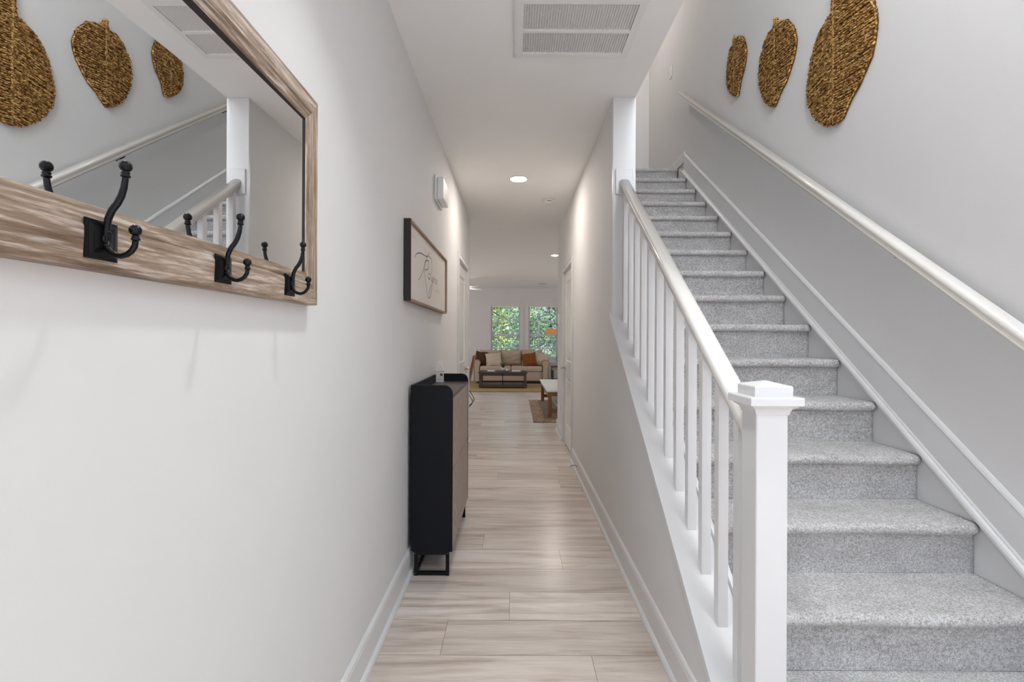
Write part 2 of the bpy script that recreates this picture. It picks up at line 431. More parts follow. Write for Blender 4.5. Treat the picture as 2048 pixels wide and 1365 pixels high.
# ------------------------------------------------------------------ carpeted staircase
st = thing('staircase', (1.24, Y1, 0), 'straight flight of steps covered in mottled grey carpet beside the right wall', 'stairs')
XS0, XS1 = XI+.015, XW-.015
for k in range(1, 17):
    yk, z = Y1+RUN*(k-1), RISE*k
    pr = [(.032, -RISE), (.032, -.052), (.026, -.047), (.030, -.042), (.012, -.041), (.003, -.034), (-.001, -.024), (0, -.012), (.006, -.004), (.018, 0), (.10, 0.0), (.20, -.001), (RUN+.031, 0)]
    if k == 16: pr[-1] = (6.415-yk, 0)
    mb = MB(); nx = 60; o = len(mb.v); ph = R.uniform(0, 6)
    for i in range(nx+1):
        x = XS0+(XS1-XS0)*i/nx
        e = min(i, nx-i)/3.0; rd = .010*max(0, 1-e)**2
        for j, (dy, dz) in enumerate(pr):
            w = .0022*math.sin(x*9+ph)+R.uniform(-.0012, .0012)
            nose = 1 if 3 <= j <= 9 else .3
            if j == 0: w = 0; nose = 0
            mb.v.append((x, yk+dy+w*nose+(rd if 3 <= j <= 9 else 0), z+dz+(w*nose*.6 if j not in (0, 12) else 0)))
    m = len(pr)
    for i in range(nx):
        for j in range(m-1): mb.face((o+i*m+j, o+(i+1)*m+j, o+(i+1)*m+j+1, o+i*m+j+1), True)
    for i in (0, nx): mb.v.append((mb.v[o+i*m][0], yk+pr[-1][0], z-RISE)); mb.face([o+i*m+j for j in range(m)]+[len(mb.v)-1])
    mb.build('step', 'carpet', st)
mb = MB(); mb.box(-1.99, XI, 5.26, 6.41, CH+.261, lz); struct('floor_upstairs', mb, 'carpet')

# ------------------------------------------------------------------ balustrade
XB = .6675
RZ0 = .020            # handrail top line
bal = thing('balustrade', (XB, 1.314, 0), 'white painted stair balustrade with square newel post and slim square balusters', 'balustrade')
nw = MB(); h = .041; YN = 1.314
nw.box(XB-h, XB+h, YN-h, YN+h, 0, 1.075, .0025, 1)
nwo = nw.build('newel_post', 'trim_paint', bal)
cp = MB()
def ring(mb_, prof):
    o = len(mb_.v)
    for r_, z in prof: mb_.v += [(XB-r_, YN-r_, z), (XB+r_, YN-r_, z), (XB+r_, YN+r_, z), (XB-r_, YN+r_, z)]
    for i in range(len(prof)-1):
        for k in range(4): mb_.face((o+i*4+k, o+i*4+(k+1) % 4, o+(i+1)*4+(k+1) % 4, o+(i+1)*4+k))
    mb_.face((o, o+3, o+2, o+1)); e = o+(len(prof)-1)*4; mb_.face((e, e+1, e+2, e+3))
ring(cp, [(.0415, 1.062), (.0435, 1.062), (.0435, 1.066), (.0450, 1.070), (.0480, 1.076), (.0530, 1.080), (.0575, 1.082), (.0575, 1.0865), (.0665, 1.0865), (.068, 1.088), (.068, 1.1055), (.0665, 1.1085), (.0490, 1.1085), (.0490, 1.1335), (.0470, 1.1365), (.0010, 1.1480)])
cp.build('newel_cap', 'trim_paint', nwo)
# handrail
rp = [(-.022, -.058), (-.022, -.048), (-.027, -.040), (-.029, -.028), (-.031, -.016), (-.029, -.007), (-.022, -.001), (-.010, .002), (.010, .002), (.022, -.001), (.029, -.007), (.031, -.016), (.029, -.028), (.027, -.040), (.022, -.048), (.022, -.058)]
mb = MB(); mb.slope([(XB+a_, b_) for a_, b_ in rp], YN+h, YP-.032, RZ0, T, True); ro = mb.build('handrail', 'rail_paint', bal)
zr = RZ0 + T*YP - .035
mb = MB(); mb.box(XB-.053, XB+.053, YP-.032, YP-.018, zr-.078, zr+.078, .003, 1); mb.build('rosette', 'trim_paint', bal)
for i in range(12):
    y = 1.446 + .138*i; b = .016
    mb = MB(); vs = []
    for (dx, dy) in ((-b, -b), (b, -b), (b, b), (-b, b)):
        vs.append((XB+dx, y+dy, CZ0+T*(y+dy)+.0005))
    for (dx, dy) in ((-b, -b), (b, -b), (b, b), (-b, b)): vs.append((XB+dx, y+dy, RZ0-.057+T*(y+dy)))
    mb.add(vs, [(0, 3, 2, 1), (4, 5, 6, 7), (0, 1, 5, 4), (1, 2, 6, 5), (2, 3, 7, 6), (3, 0, 4, 7)])
    mb.build('baluster', 'trim_paint', bal)

# ------------------------------------------------------------------ wall handrail
XH = XW-.065
wr = thing('wall_handrail', (XH, 3.0, 2.2), 'long cream painted handrail sloping up the stairwell wall on dark brackets', 'handrail')
rp = [(-.020, -.068), (-.020, -.060), (-.026, -.056), (-.026, -.050), (-.022, -.046), (-.022, -.036), (-.030, -.026), (-.031, -.014), (-.026, -.004), (-.014, .001), (.014, .001), (.026, -.004), (.031, -.014), (.030, -.026), (.022, -.036), (.022, -.068)]
mb = MB(); mb.slope([(XH+a_, b_) for a_, b_ in rp], .75, 4.97, .108, T, True); mb.build('rail', 'rail_paint', wr)
for y in (.98, 2.18, 3.38, 4.58):
    z = .108 + T*y - .068
    mb = MB()
    mb.tube([(XW-.002, y, z-.030), (XW-.03, y, z-.028), (XH+.01, y, z-.018), (XH, y, z-.004)], .005, 8)
    mb.lathe([(.013, 0), (.013, -.004), (.006, -.007)], (XW-.0015, y, z-.030), 'x', 16)
    mb.box(XH-.010, XH+.010, y-.05, y+.05, z-.004, z, rot=Matrix.Rotation(math.atan(T), 3, 'X'))
    mb.build('bracket', 'bronze', wr)

# ------------------------------------------------------------------ woven leaf wall hangings
def inside(p, poly):
    c = False; n = len(poly)
    for i in range(n):
        (x1, y1), (x2, y2) = poly[i], poly[(i+1) % n]
        if (y1 > p[1]) != (y2 > p[1]) and p[0] < (x2-x1)*(p[1]-y1)/(y2-y1)+x1: c = not c
    return c
def leaf(poly, ym, label, hz):
    zs = [p[1] for p in poly]; z0, z1 = min(zs), max(zs)
    t = thing('woven_leaf', (XW, ym, (z0+z1)/2), label, 'wall decor', 'woven seagrass leaves on the stairwell wall')
    mb = MB(); mb.prism(poly, 'x', XW-.008, XW-.001)
    mb.build('backing', 'seagrass_back', t)
    mb = MB()
    for layer, (sp, xo) in enumerate(((.0085, .014), (.012, .021))):
        z = z1-.004
        while z > z0:
            for sgn in (-1, 1):
                zz = z+R.uniform(-.003, .003); dr = -.17+R.uniform(-.04, .04)
                d = 0
                if not inside((ym+sgn*.004, zz), poly): continue
                while inside((ym+sgn*(d+.006), zz+dr*(d+.006)), poly) and d < .6: d += .006
                if d < .012: continue
                d += R.uniform(-.004, .008); n = max(3, int(d/.0085)); pts = []; rs = []
                for i in range(n+1):
                    u = d*i/n
                    cur = .05*(u/d)**2*d
                    pts.append((XW-xo-R.uniform(-.003, .003)+.008*(u/max(d, .01))**6, ym+sgn*u, zz+dr*u+cur+R.uniform(-.0028, .0028)))
                    rs.append(.0045*R.uniform(.75, 1.25))
                f0_ = len(mb.tone); mb.tube(pts, rs, 5, cap=False); tt = R.random()
                for q in range(f0_, len(mb.tone)):
                    if (q-f0_) % 5 == 0: tt = min(1, max(0, .25*tt+.75*R.random()+R.uniform(-.15, .15)))
                    mb.tone[q] = tt
            z -= sp*R.uniform(.85, 1.15)
    # knotted edge
    n = len(poly); pts = []
    for i in range(n):
        (a_, b_), (c_, d_) = poly[i], poly[(i+1) % n]; L = math.hypot(c_-a_, d_-b_); k = max(1, int(L/.008))
        for j in range(k): pts.append((XW-.014+R.uniform(-.003, .003), a_+(c_-a_)*j/k+R.uniform(-.003, .003), b_+(d_-b_)*j/k+R.uniform(-.003, .003)))
    f0_ = len(mb.tone); mb.tube(pts, [.0042*R.uniform(.5, 1.5) for _ in pts], 5, closed=True)
    for q in range(f0_, len(mb.tone)): mb.tone[q] = R.random() if (q-f0_) % 5 == 0 else mb.tone[q-1]
    mb.build('weave', 'seagrass', t)
    mb = MB(); mb.ct = .7
    bot = z1
    while inside((ym, bot-.01), poly) or bot > z1-.06: bot -= .01
    for ph in (0, PI/2, PI, 1.5*PI):
        pts = []; z = z1+.004
        while z > bot+.01:
            a_ = ph+(z1-z)*110; pts.append((XW-.0195-.003*math.cos(a_), ym+.006*math.sin(a_), z)); z -= .005
        f0_ = len(mb.tone); mb.tube(pts, .0032, 5)
        for q in range(f0_, len(mb.tone)): mb.tone[q] = R.uniform(.2, 1) if (q-f0_) % 5 == 0 else mb.tone[q-1]
    mb.build('midrib', 'seagrass_rib', t)
big = [(2.689, 3.138), (2.681, 3.18), (2.651, 3.165), (2.639, 3.14), (2.515, 3.054), (2.443, 2.97), (2.392, 2.901), (2.368, 2.847), (2.359, 2.793), (2.368, 2.718), (2.395, 2.634), (2.436, 2.589), (2.486, 2.536), (2.545, 2.495), (2.599, 2.428), (2.647, 2.42), (2.723, 2.437), (2.804, 2.495), (2.86, 2.557), (2.909, 2.643), (2.919, 2.736), (2.899, 2.83), (2.879, 2.901), (2.841, 2.964), (2.795, 3.009), (2.723, 3.036), (2.693, 3.059)]
med = [(3.301, 3.34), (3.296, 3.399), (3.262, 3.384), (3.252, 3.358), (3.136, 3.287), (3.092, 3.232), (3.062, 3.189), (3.036, 3.111), (3.04, 3.071), (3.066, 3.005), (3.114, 2.945), (3.154, 2.903), (3.209, 2.876), (3.247, 2.84), (3.286, 2.81), (3.316, 2.821), (3.387, 2.876), (3.451, 2.955), (3.49, 3.05), (3.501, 3.144), (3.484, 3.227), (3.44, 3.294), (3.398, 3.343), (3.346, 3.353)]
sml = [(3.912, 3.592), (3.912, 3.65), (3.837, 3.616), (3.752, 3.555), (3.72, 3.506), (3.695, 3.422), (3.708, 3.354), (3.733, 3.304), (3.784, 3.249), (3.824, 3.151), (3.864, 3.162), (3.948, 3.224), (4.013, 3.3), (4.035, 3.412), (4.02, 3.499), (3.983, 3.578), (3.948, 3.6)]
leaf(big, 2.668, 'largest of the three woven seagrass leaf hangings on the stairwell wall', 1)
leaf(med, 3.275, 'middle-sized woven seagrass leaf between the largest and the smallest', 1)
leaf(sml, 3.88, 'smallest woven seagrass leaf, farthest up the stairwell wall', 1)

# ------------------------------------------------------------------ framed mirror with coat hooks on the left wall
FX = XL+.030; FY0, FY1, FZ0, FZ1 = .165, 1.329, 1.343, 1.888
mi = thing('mirror', (XL, .75, 1.6), 'large mirror in a whitewashed barn-wood frame with black coat hooks along its bottom rail', 'mirror')
prof = [(0, 0), (0, .020), (.003, .026), (.010, .029), (.46, .031), (.62, .031), (.70, .027), (.74, .028), (.93, .024), (1.0, .0215), (1.0, .008)]
wB, wT, wS = .082, .068, .062
def fr(d):   # inset rectangle at profile distance d (first few points are absolute)
    f = d
    return (FY0+wS*f, FY1-wS*f, FZ0+wB*f, FZ1-wT*f)
loops = []
for d, hgt in prof:
    y0, y1, z0, z1 = fr(d); x = XL+.001+hgt
    loops.append([(x, y0, z0), (x, y1, z0), (x, y1, z1), (x, y0, z1)])
for side, mt, nm in ((0, 'barn_wood_long', 'bottom_rail'), (1, 'barn_wood_upright', 'side_rail'), (2, 'barn_wood_long', 'top_rail'), (3, 'barn_wood_upright', 'side_rail')):
    mb = MB(); a_, b_ = side, (side+1) % 4; o = 0
    for L in loops: mb.v += [L[a_], L[b_]]
    for i in range(len(loops)-1):
        mb.cur = 1 if i >= 9 else 0; mb.face((2*i, 2*i+1, 2*i+3, 2*i+2))
    mb.cur = 0
    n2 = 2*(len(loops)-1); mb.face((n2, n2+1, 1, 0))
    mb.face([2*i for i in range(len(loops))]); mb.face([2*i+1 for i in reversed(range(len(loops)))])
    mb.build(nm, [mt, 'dark_wood'], mi)
G = XL+.013
mb = MB(); EPS = .011; y0, y1, z0, z1 = fr(.97)
g = lambda y: G + EPS*(y-.75)
mb.add([(g(y0)-.003, y0, z0), (g(y1)-.003, y1, z0), (g(y1)-.003, y1, z1), (g(y0)-.003, y0, z1), (g(y0), y0, z0), (g(y1), y1, z0), (g(y1), y1, z1), (g(y0), y0, z1)],
       [(0, 1, 2, 3), (4, 5, 6, 7), (0, 1, 5, 4), (1, 2, 6, 5), (2, 3, 7, 6), (3, 0, 4, 7)])
mb.build('mirror_glass', 'mirror_silver', mi)
def hook(y):
    zc_ = 1.380; f0 = FX+.001; b = .025
    mb = MB()
    steps = [(.025, 0), (.025, .002), (.0215, .003), (.0215, .0038), (.017, .0055), (.012, .006), (.010, .0065)]
    for r_, hx in steps: mb.v += [(f0+hx, y-r_, zc_-r_), (f0+hx, y+r_, zc_-r_), (f0+hx, y+r_, zc_+r_), (f0+hx, y-r_, zc_+r_)]
    for i in range(len(steps)-1):
        for k in range(4): mb.face((i*4+k, i*4+(k+1) % 4, (i+1)*4+(k+1) % 4, (i+1)*4+k))
    mb.face((0, 1, 2, 3)); e = (len(steps)-1)*4; mb.face((e, e+1, e+2, e+3))
    mb.tube([(f0+.004, y, zc_+.002), (f0+.010, y, zc_+.002)], .006, 12)
    p = mb.build('coat_hook', 'black_metal', mi)
    dx = .001
    up = [(-.525, 1.376), (-.5255, 1.386), (-.525, 1.394), (-.5232, 1.4075), (-.5180, 1.4195), (-.5110, 1.4285), (-.5065, 1.4370), (-.5030, 1.4480), (-.5014, 1.4580), (-.5010, 1.4640)]
    mb = MB(); mb.tube([(x+dx, y, z) for x, z in up], [.0038, .0038, .0040, .0042, .0043, .0043, .0042, .0040, .0038, .0036], 12)
    mb.lathe([(.0036, -.003), (.0056, -.002), (.0056, 0), (.0040, .001), (.0050, .002), (.0050, .0035), (.0036, .005), (.0040, .006)], (-.501+dx, y, 1.4640), 'z', 16)
    mb.ball((-.5008+dx, y, 1.4755), .0074)
    mb.build('upper_prong', 'black_metal', p)
    lo = [(-.525, 1.380), (-.5240, 1.3720), (-.5195, 1.3655), (-.5130, 1.3612), (-.5060, 1.3600), (-.4985, 1.3622), (-.4925, 1.3670), (-.4886, 1.3735), (-.4876, 1.3810)]
    mb = MB(); mb.tube([(x+dx, y, z) for x, z in lo], .0036, 12)
    mb.lathe([(.0034, -.003), (.0052, -.002), (.0052, 0), (.0038, .001), (.0046, .002), (.0034, .004)], (-.4876+dx, y, 1.3830), 'z', 16)
    mb.ball((-.4880+dx, y, 1.3935), .0072)
    mb.lathe([(.0044, -.0015), (.0048, 0), (.0044, .0015)], (-.525+dx, y, 1.3905), 'z', 12); mb.lathe([(.0044, -.0015), (.0048, 0), (.0044, .0015)], (-.525+dx, y, 1.374), 'z', 12)
    mb.build('lower_prong', 'black_metal', p)
for y in (.367, .632, .897, 1.162): hook(y)

# ------------------------------------------------------------------ name sign on the left wall
sg = thing('wall_sign', (XL, 3.15, 1.65), 'pale canvas sign with grey script lettering in a deep wooden frame on the left wall', 'sign')
sy0, sy1, sz0, sz1, sx = 2.487, 3.83, 1.445, 1.862, XL+.001
mb = MB(); mb.box(sx, sx+.022, sy0+.012, sy1-.012, sz0+.012, sz1-.012); mb.build('canvas', 'canvas', sg)
mb = MB(); mb.box(sx, sx+.036, sy0, sy0+.012, sz0, sz1, .001, 1); mb.build('frame_end', 'dark_wood', sg)
mb = MB(); mb.box(sx, sx+.036, sy1-.012, sy1, sz0, sz1, .001, 1); mb.build('frame_end', 'sign_wood', sg)
mb = MB(); mb.box(sx, sx+.036, sy0+.012, sy1-.012, sz1-.012, sz1); mb.build('frame_rail', 'sign_wood', sg)
mb = MB(); mb.box(sx, sx+.036, sy0+.012, sy1-.012, sz0, sz0+.012); mb.build('frame_rail', 'sign_wood', sg)
strokes = [[(2.654, 1.687), (2.676, 1.706), (2.722, 1.724), (2.829, 1.743), (2.986, 1.753), (3.086, 1.769)],
 [(3.110, 1.800), (3.095, 1.788), (3.0, 1.735), (2.932, 1.676), (2.829, 1.611), (2.756, 1.579)],
 [(2.932, 1.664), (3.0, 1.671), (3.072, 1.691), (3.095, 1.72), (3.057, 1.737), (2.972, 1.719), (2.927, 1.685), (2.922, 1.668)],
 [(2.927, 1.664), (2.959, 1.627), (3.008, 1.569), (3.028, 1.526), (3.048, 1.511)],
 [(3.086, 1.769), (3.162, 1.766), (3.206, 1.736), (3.2, 1.694), (3.162, 1.657)],
 [(3.066, 1.700), (3.066, 1.671), (3.06, 1.639), (3.095, 1.628), (3.135, 1.636), (3.150, 1.656), (3.120, 1.664), (3.085, 1.655)],
 [(3.2, 1.654), (3.172, 1.640), (3.193, 1.627), (3.218, 1.640), (3.222, 1.657), (3.222, 1.624), (3.193, 1.567), (3.137, 1.518), (3.095, 1.507), (3.077, 1.521), (3.116, 1.555), (3.177, 1.592), (3.245, 1.630)],
 [(3.241, 1.633), (3.274, 1.644), (3.268, 1.657), (3.247, 1.648), (3.258, 1.626), (3.298, 1.631)],
 [(3.298, 1.631), (3.312, 1.656), (3.330, 1.650), (3.345, 1.652), (3.346, 1.626)],
 [(3.352, 1.628), (3.380, 1.640), (3.396, 1.660), (3.412, 1.640), (3.396, 1.626), (3.372, 1.630)]]
def smooth_path(p, k=5):
    out = []
    for i in range(len(p)-1):
        p0 = p[max(0, i-1)]; p1 = p[i]; p2 = p[i+1]; p3 = p[min(len(p)-1, i+2)]
        for j in range(k):
            t = j/k; out.append(tuple(.5*((2*p1[q])+(-p0[q]+p2[q])*t+(2*p0[q]-5*p1[q]+4*p2[q]-p3[q])*t*t+(-p0[q]+3*p1[q]-3*p2[q]+p3[q])*t**3) for q in (0, 1)))
    out.append(p[-1]); return out
def ribbon(mb, path, w, x):
    pp = smooth_path(path); o = len(mb.v); n = len(pp)
    for i, p in enumerate(pp):
        a_ = pp[max(0, i-1)]; b_ = pp[min(n-1, i+1)]; dy, dz = b_[0]-a_[0], b_[1]-a_[1]; L = math.hypot(dy, dz) or 1
        ww = w*(.55+.45*math.sin(PI*i/(n-1)))
        ny, nz = -dz/L*ww, dy/L*ww
        mb.v += [(x, p[0]+ny, p[1]+nz), (x, p[0]-ny, p[1]-nz)]
    for i in range(n-1): mb.face((o+2*i, o+2*i+1, o+2*i+3, o+2*i+2))
mb = MB()
for s_ in strokes: ribbon(mb, s_, .0036, sx+.0226)
mb.build('lettering', 'ink', sg)
for (y, z, n) in ((2.60, 1.790, 3), (3.36, 1.575, 7), (3.62, 1.500, 3)):
    mb = MB()
    for i in range(n):
        yy = y+i*.026; ribbon(mb, [(yy, z), (yy+.004, z+.014), (yy+.012, z+.010), (yy+.010, z-.002), (yy+.018, z+.002)], .0016, sx+.0226)
    mb.build('small_lettering', 'faint_ink', sg)

# ------------------------------------------------------------------ door chime
ch = thing('door_chime', (XL, 3.6, 2.31), 'white door chime box high on the left wall above the sign', 'door chime')
mb = MB(); mb.box(XL+.001, XL+.014, 3.435, 3.735, 2.226, 2.400, .003, 2); mb.build('base_plate', 'white_plastic', ch)
mb = MB(); mb.box(XL+.014, XL+.060, 3.455, 3.715, 2.236, 2.390, .008, 3); mb.build('cover', 'white_plastic', ch)

# ------------------------------------------------------------------ slim shoe cabinet
cb_ = thing('shoe_cabinet', (-.44, 3.03, 0), 'slim black shoe cabinet with grey-brown chevron doors against the left wall', 'cabinet')
cx0, cx1, cy0, cy1, cz0, cz1 = XL+.018, -.324, 2.596, 3.470, .128, 1.007
tz = .955
def side(y0, y1):
    r_ = .046; pts = [(cx0+.012, cz0), (cx1, cz0)]
    for i in range(9):
        t = PI/2*i/8; pts.append((cx1-r_+r_*math.cos(t), cz1-r_+r_*math.sin(t)))
    pts += [(cx0, cz1), (cx0, cz0+.03)]
    mb = MB(); mb.prism(pts, 'y', y0, y1); return mb
side(cy0, cy0+.016).build('side_panel', 'black_board', cb_); side(cy1-.016, cy1).build('side_panel', 'black_board', cb_)
mb = MB(); mb.box(cx0, cx0+.012, cy0+.016, cy1-.016, cz0, cz1); mb.build('back_panel', 'black_board', cb_)
mb = MB(); mb.box(cx0+.012, cx1-.002, cy0+.016, cy1-.016, tz-.016, tz); mb.build('top_panel', 'cabinet_top_wood', cb_)
mb = MB(); mb.box(cx0+.012, cx1-.018, cy0+.016, cy1-.016, cz0, cz0+.016); mb.build('bottom_panel', 'black_board', cb_)
mid = .552
for z0, z1 in ((cz0+.002, mid-.003), (mid+.003, tz-.019)):
    mb = MB(); mb.box(cx1-.018, cx1-.0015, cy0+.0175, cy1-.0175, z0, z1, .001, 1); mb.build('flap_door', 'cabinet_door_wood', cb_)
lg = MB(); lx0, lx1 = -.525, -.340; r_ = .019
def bar(mb, a0, a1, b0, b1, c0, c1): mb.box(a0, a1, b0, b1, c0, c1, .001, 1)
for i, y in enumerate((cy0+.004, cy1-.023)):
    lg = MB()
    bar(lg, lx0, lx0+r_, y, y+r_, 0, cz0-.0005); bar(lg, lx1-r_, lx1, y, y+r_, 0, cz0-.0005)
    bar(lg, lx0+r_, lx1-r_, y, y+r_, .003, .020); bar(lg, lx0+r_, lx1-r_, y, y+r_, cz0-.018, cz0-.0005)
    lg.build('leg_frame', 'black_metal', cb_)
lg = MB()
bar(lg, lx0, lx0+r_, cy0+.004+r_, cy1-.023, cz0-.018, cz0-.0005); bar(lg, lx1-r_, lx1, cy0+.004+r_, cy1-.023, cz0-.018, cz0-.0005)
bar(lg, lx0+.002, lx0+r_-.002, cy0+.004+r_, cy1-.023, .003, .018); lg.build('base_rail', 'black_metal', cb_)
for x in (lx0+.006, lx1-.008): mb = MB(); mb.ball((x, cy0+.0035, cz0-.010), .002, 6); mb.build('screw_head', 'nickel', cb_)
mb = MB(); mb.ball((lx0+.006, cy0+.0035, .012), .002, 6); mb.build('screw_head', 'nickel', cb_)

# little white wooden house ornament on the cabinet
hs = thing('house_ornament', (-.505, 3.39, tz+.0006), 'small white house-shaped ornament with twine and a brown button on the black cabinet', 'ornament')
tz += .0006; hx0, hx1, hy0, hy1 = -.534, -.484, 3.35, 3.385
mb = MB(); c_ = Vector(((hx0+hx1)/2, (hy0+hy1)/2, 0))
mb.prism([(hx0, tz), (hx1, tz), (hx1-.001, tz+.088), (hx1-.016, tz+.135), (hx1-.022, tz+.144), (hx0+.022, tz+.144), (hx0+.012, tz+.135), (hx0+.001, tz+.088)], 'y', hy0, hy1)
hb = mb.build('body', 'carton_white', hs)
mb = MB(); mb.tube([(hx0-.001, hy0-.001, tz+.071), (hx1+.001, hy0-.001, tz+.073), (hx1+.001, hy1+.001, tz+.073), (hx0-.001, hy1+.001, tz+.071)], .0018, 6, closed=True); mb.build('twine', 'twine', hs)
mb = MB(); mb.lathe([(.009, 0), (.0095, -.002), (.006, -.0035)], (hx1-.012, hy0-.0005, tz+.052), 'y', 18); mb.build('button', 'button_brown', hs)
mb = MB()
for i in range(5): mb.box(hx0+.014+i*.006, hx0+.018+i*.006, hy0-.0006, hy0, tz+.014+i*.0012, tz+.019+i*.0012)
mb.build('small_lettering', 'faint_ink', hs)

# ------------------------------------------------------------------ doors
def casing(mb, x, s, y0, y1, h_, w=.06, t=.016):
    # flat stock with a stepped outer band
    for a_, b_, c_, d_ in ((y0-w, y0, 0, h_), (y1, y1+w, 0, h_), (y0-w, y1+w, h_, h_+w)):
        xa, xb = sorted((x, x+s*t)); mb.box(xa, xb, a_, b_, c_, d_, .002, 1)
    for a_, b_, c_, d_ in ((y0-w, y0-w+.012, 0, h_+w-.012), (y1+w-.012, y1+w, 0, h_+w-.012), (y0-w, y1+w, h_+w-.012, h_+w)):
        xa, xb = sorted((x+s*t, x+s*(t+.005))); mb.box(xa, xb, a_, b_, c_, d_)
    for a_, b_, c_, d_ in ((y0, y0+.012, 0, h_), (y1-.012, y1, 0, h_), (y0, y1, h_-.012, h_)):
        xa, xb = sorted((x-s*.12, x)); mb.box(xa, xb, a_, b_, c_, d_)
def door(nm, tr, x, s, y0, y1, hinge_y, knob_y, lever):
    mb = MB(); casing(mb, x, s, y0, y1, DH); struct(tr, mb, 'trim_paint')
    f = x-s*.012; b = f-s*.035; a0, a1 = y0+.015, y1-.015; z0, z1 = .012, DH-.015
    st_ = .115; rails = [(z0, .235), (.80, .99), (z1-.12, z1)]
    mb = MB()
    def bx(ya, yb, za, zb, d=0):
        xa, xb = sorted((b, f-s*d)); mb.box(xa, xb, ya, yb, za, zb)
    bx(a0, a0+st_, z0, z1); bx(a1-st_, a1, z0, z1)
    for za, zb in rails: bx(a0+st_, a1-st_, za, zb)
    for za, zb in ((.235, .80), (.99, z1-.12)):
        # raised panel: sloped moulding then field
        o = len(mb.v); ya, yb = a0+st_, a1-st_
        for ins, d in ((0, 0), (.012, .009), (.030, .010), (.050, .003)):
            X = f-s*d; mb.v += [(X, ya+ins, za+ins), (X, yb-ins, za+ins), (X, yb-ins, zb-ins), (X, ya+ins, zb-ins)]
        for i in range(3):
            for k in range(4): mb.face((o+i*4+k, o+i*4+(k+1) % 4, o+(i+1)*4+(k+1) % 4, o+(i+1)*4+k))
        mb.face((o+12, o+13, o+14, o+15))
    D = struct(nm, mb, 'door_paint')
    hd = MB(); kx = f; kz_ = .905
    hd.lathe([(.032, 0), (.032, s*.006), (.014, s*.010), (.012, s*.045), (.010, s*.055)], (kx, knob_y, kz_), 'x', 20)
    dirn = -1 if knob_y > (y0+y1)/2 else 1
    if lever: hd.tube([(kx+s*.050, knob_y, kz_), (kx+s*.054, knob_y+dirn*.03, kz_), (kx+s*.054, knob_y+dirn*.11, kz_-.004)], [.011, .010, .008], 12)
    else: hd.lathe([(.012, 0), (.026, s*.008), (.028, s*.020), (.022, s*.032), (.004, s*.036)], (kx+s*.045, knob_y, kz_), 'x', 20)
    hd.build('door_handle', 'nickel', D)
    for z in (.22, 1.05, 1.85):
        hh = MB(); hh.tube([(f+s*.006, hinge_y, z-.045), (f+s*.006, hinge_y, z+.045)], .006, 10); hh.build('hinge', 'nickel', D)
door('door_1', 'trim_6', XL, 1, LD0, LD1, LD0+.012, LD1-.07, True)
door('door_2', 'trim_7', XR, -1, RD0, RD1, RD0+.012, RD1-.07, True)

# ------------------------------------------------------------------ switches, thermostat, outlet, door stop
def plate(nm, label, cat, x, s, y, z, h_, w, parts):
    t = thing(nm, (x, y, z), label, cat)
    xa, xb = sorted((x+s*.0008, x+s*.006)); mb = MB(); mb.box(xa, xb, y-w/2, y+w/2, z-h_/2, z+h_/2, .002, 2); mb.build('cover_plate', 'white_plastic', t)
    for (dy, dz, ph, pw, nm2) in parts:
        xa, xb = sorted((x+s*.006, x+s*.010)); mb = MB(); mb.box(xa, xb, y+dy-pw/2, y+dy+pw/2, z+dz-ph/2, z+dz+ph/2, .001, 1); mb.build(nm2, 'white_plastic', t)
    return t
plate('light_switch', 'white light switch on the stairwell wall above the top of the handrail', 'light switch', XW, -1, 5.51, 4.24, .13, .08, [(0, 0, .066, .034, 'rocker')])
plate('light_switch', 'white light switch on the left wall just past the left door', 'light switch', XL, 1, 6.02, 1.19, .12, .12, [(-.025, 0, .066, .03, 'rocker'), (.025, 0, .066, .03, 'rocker')])
plate('power_outlet', 'white power outlet low on the right wall past the right door', 'outlet', XR, -1, 6.45, .36, .115, .07, [(0, .02, .03, .03, 'socket'), (0, -.02, .03, .03, 'socket')])
th = thing('thermostat', (XR, 6.5, 1.52), 'small white thermostat on the right wall past the right door', 'thermostat')
mb = MB(); mb.box(XR-.012, XR-.001, 6.42, 6.60, 1.43, 1.58, .003, 2); mb.build('back_plate', 'white_plastic', th)
mb = MB(); mb.box(XR-.034, XR-.012, 6.45, 6.57, 1.46, 1.57, .005, 2); mb.build('housing', 'white_plastic', th)
ds = thing('door_stop', (XR-.02, 4.55, .07), 'thin metal spring door stop on the right baseboard', 'door stop')
mb = MB(); pts = [(XR-.015-.07*i/60, 4.55+.005*math.cos(i*1.2), .075+.005*math.sin(i*1.2)+.01*math.sin(i/60*3)) for i in range(61)]
mb.tube(pts, .0016, 5); mb.build('spring', 'nickel', ds)
mb = MB(); mb.lathe([(.006, 0), (.008, -.004), (.007, -.012), (.004, -.014)], (XR-.084, 4.55, .076), 'x', 14); mb.build('rubber_tip', 'white_plastic', ds)

# ------------------------------------------------------------------ ceiling fittings
vt = thing('return_air_vent', (.285, 2.35, CH), 'large white louvred return air vent in the hall ceiling', 'vent')
vx0, vx1, vy0, vy1 = -.003, .573, 2.125, 2.580; zt = CH-.001
gx0, gx1 = .036, .545; bays = ((2.165, 2.350), (2.368, 2.540))
mb = MB()
for a_ in ((vx0, gx0, vy0, vy1), (gx1, vx1, vy0, vy1), (gx0, gx1, vy0, bays[0][0]), (gx0, gx1, bays[1][1], vy1)): mb.box(a_[0], a_[1], a_[2], a_[3], zt-.012, zt)
mb.box(gx0, gx1, bays[0][1], bays[1][0], zt-.013, zt)
for a_ in ((vx0-.008, vx0, vy0-.008, vy1+.008), (vx1, vx1+.008, vy0-.008, vy1+.008), (vx0, vx1, vy0-.008, vy0), (vx0, vx1, vy1, vy1+.008)): mb.box(a_[0], a_[1], a_[2], a_[3], zt-.007, zt)
mb.build('frame', 'white_metal', vt)
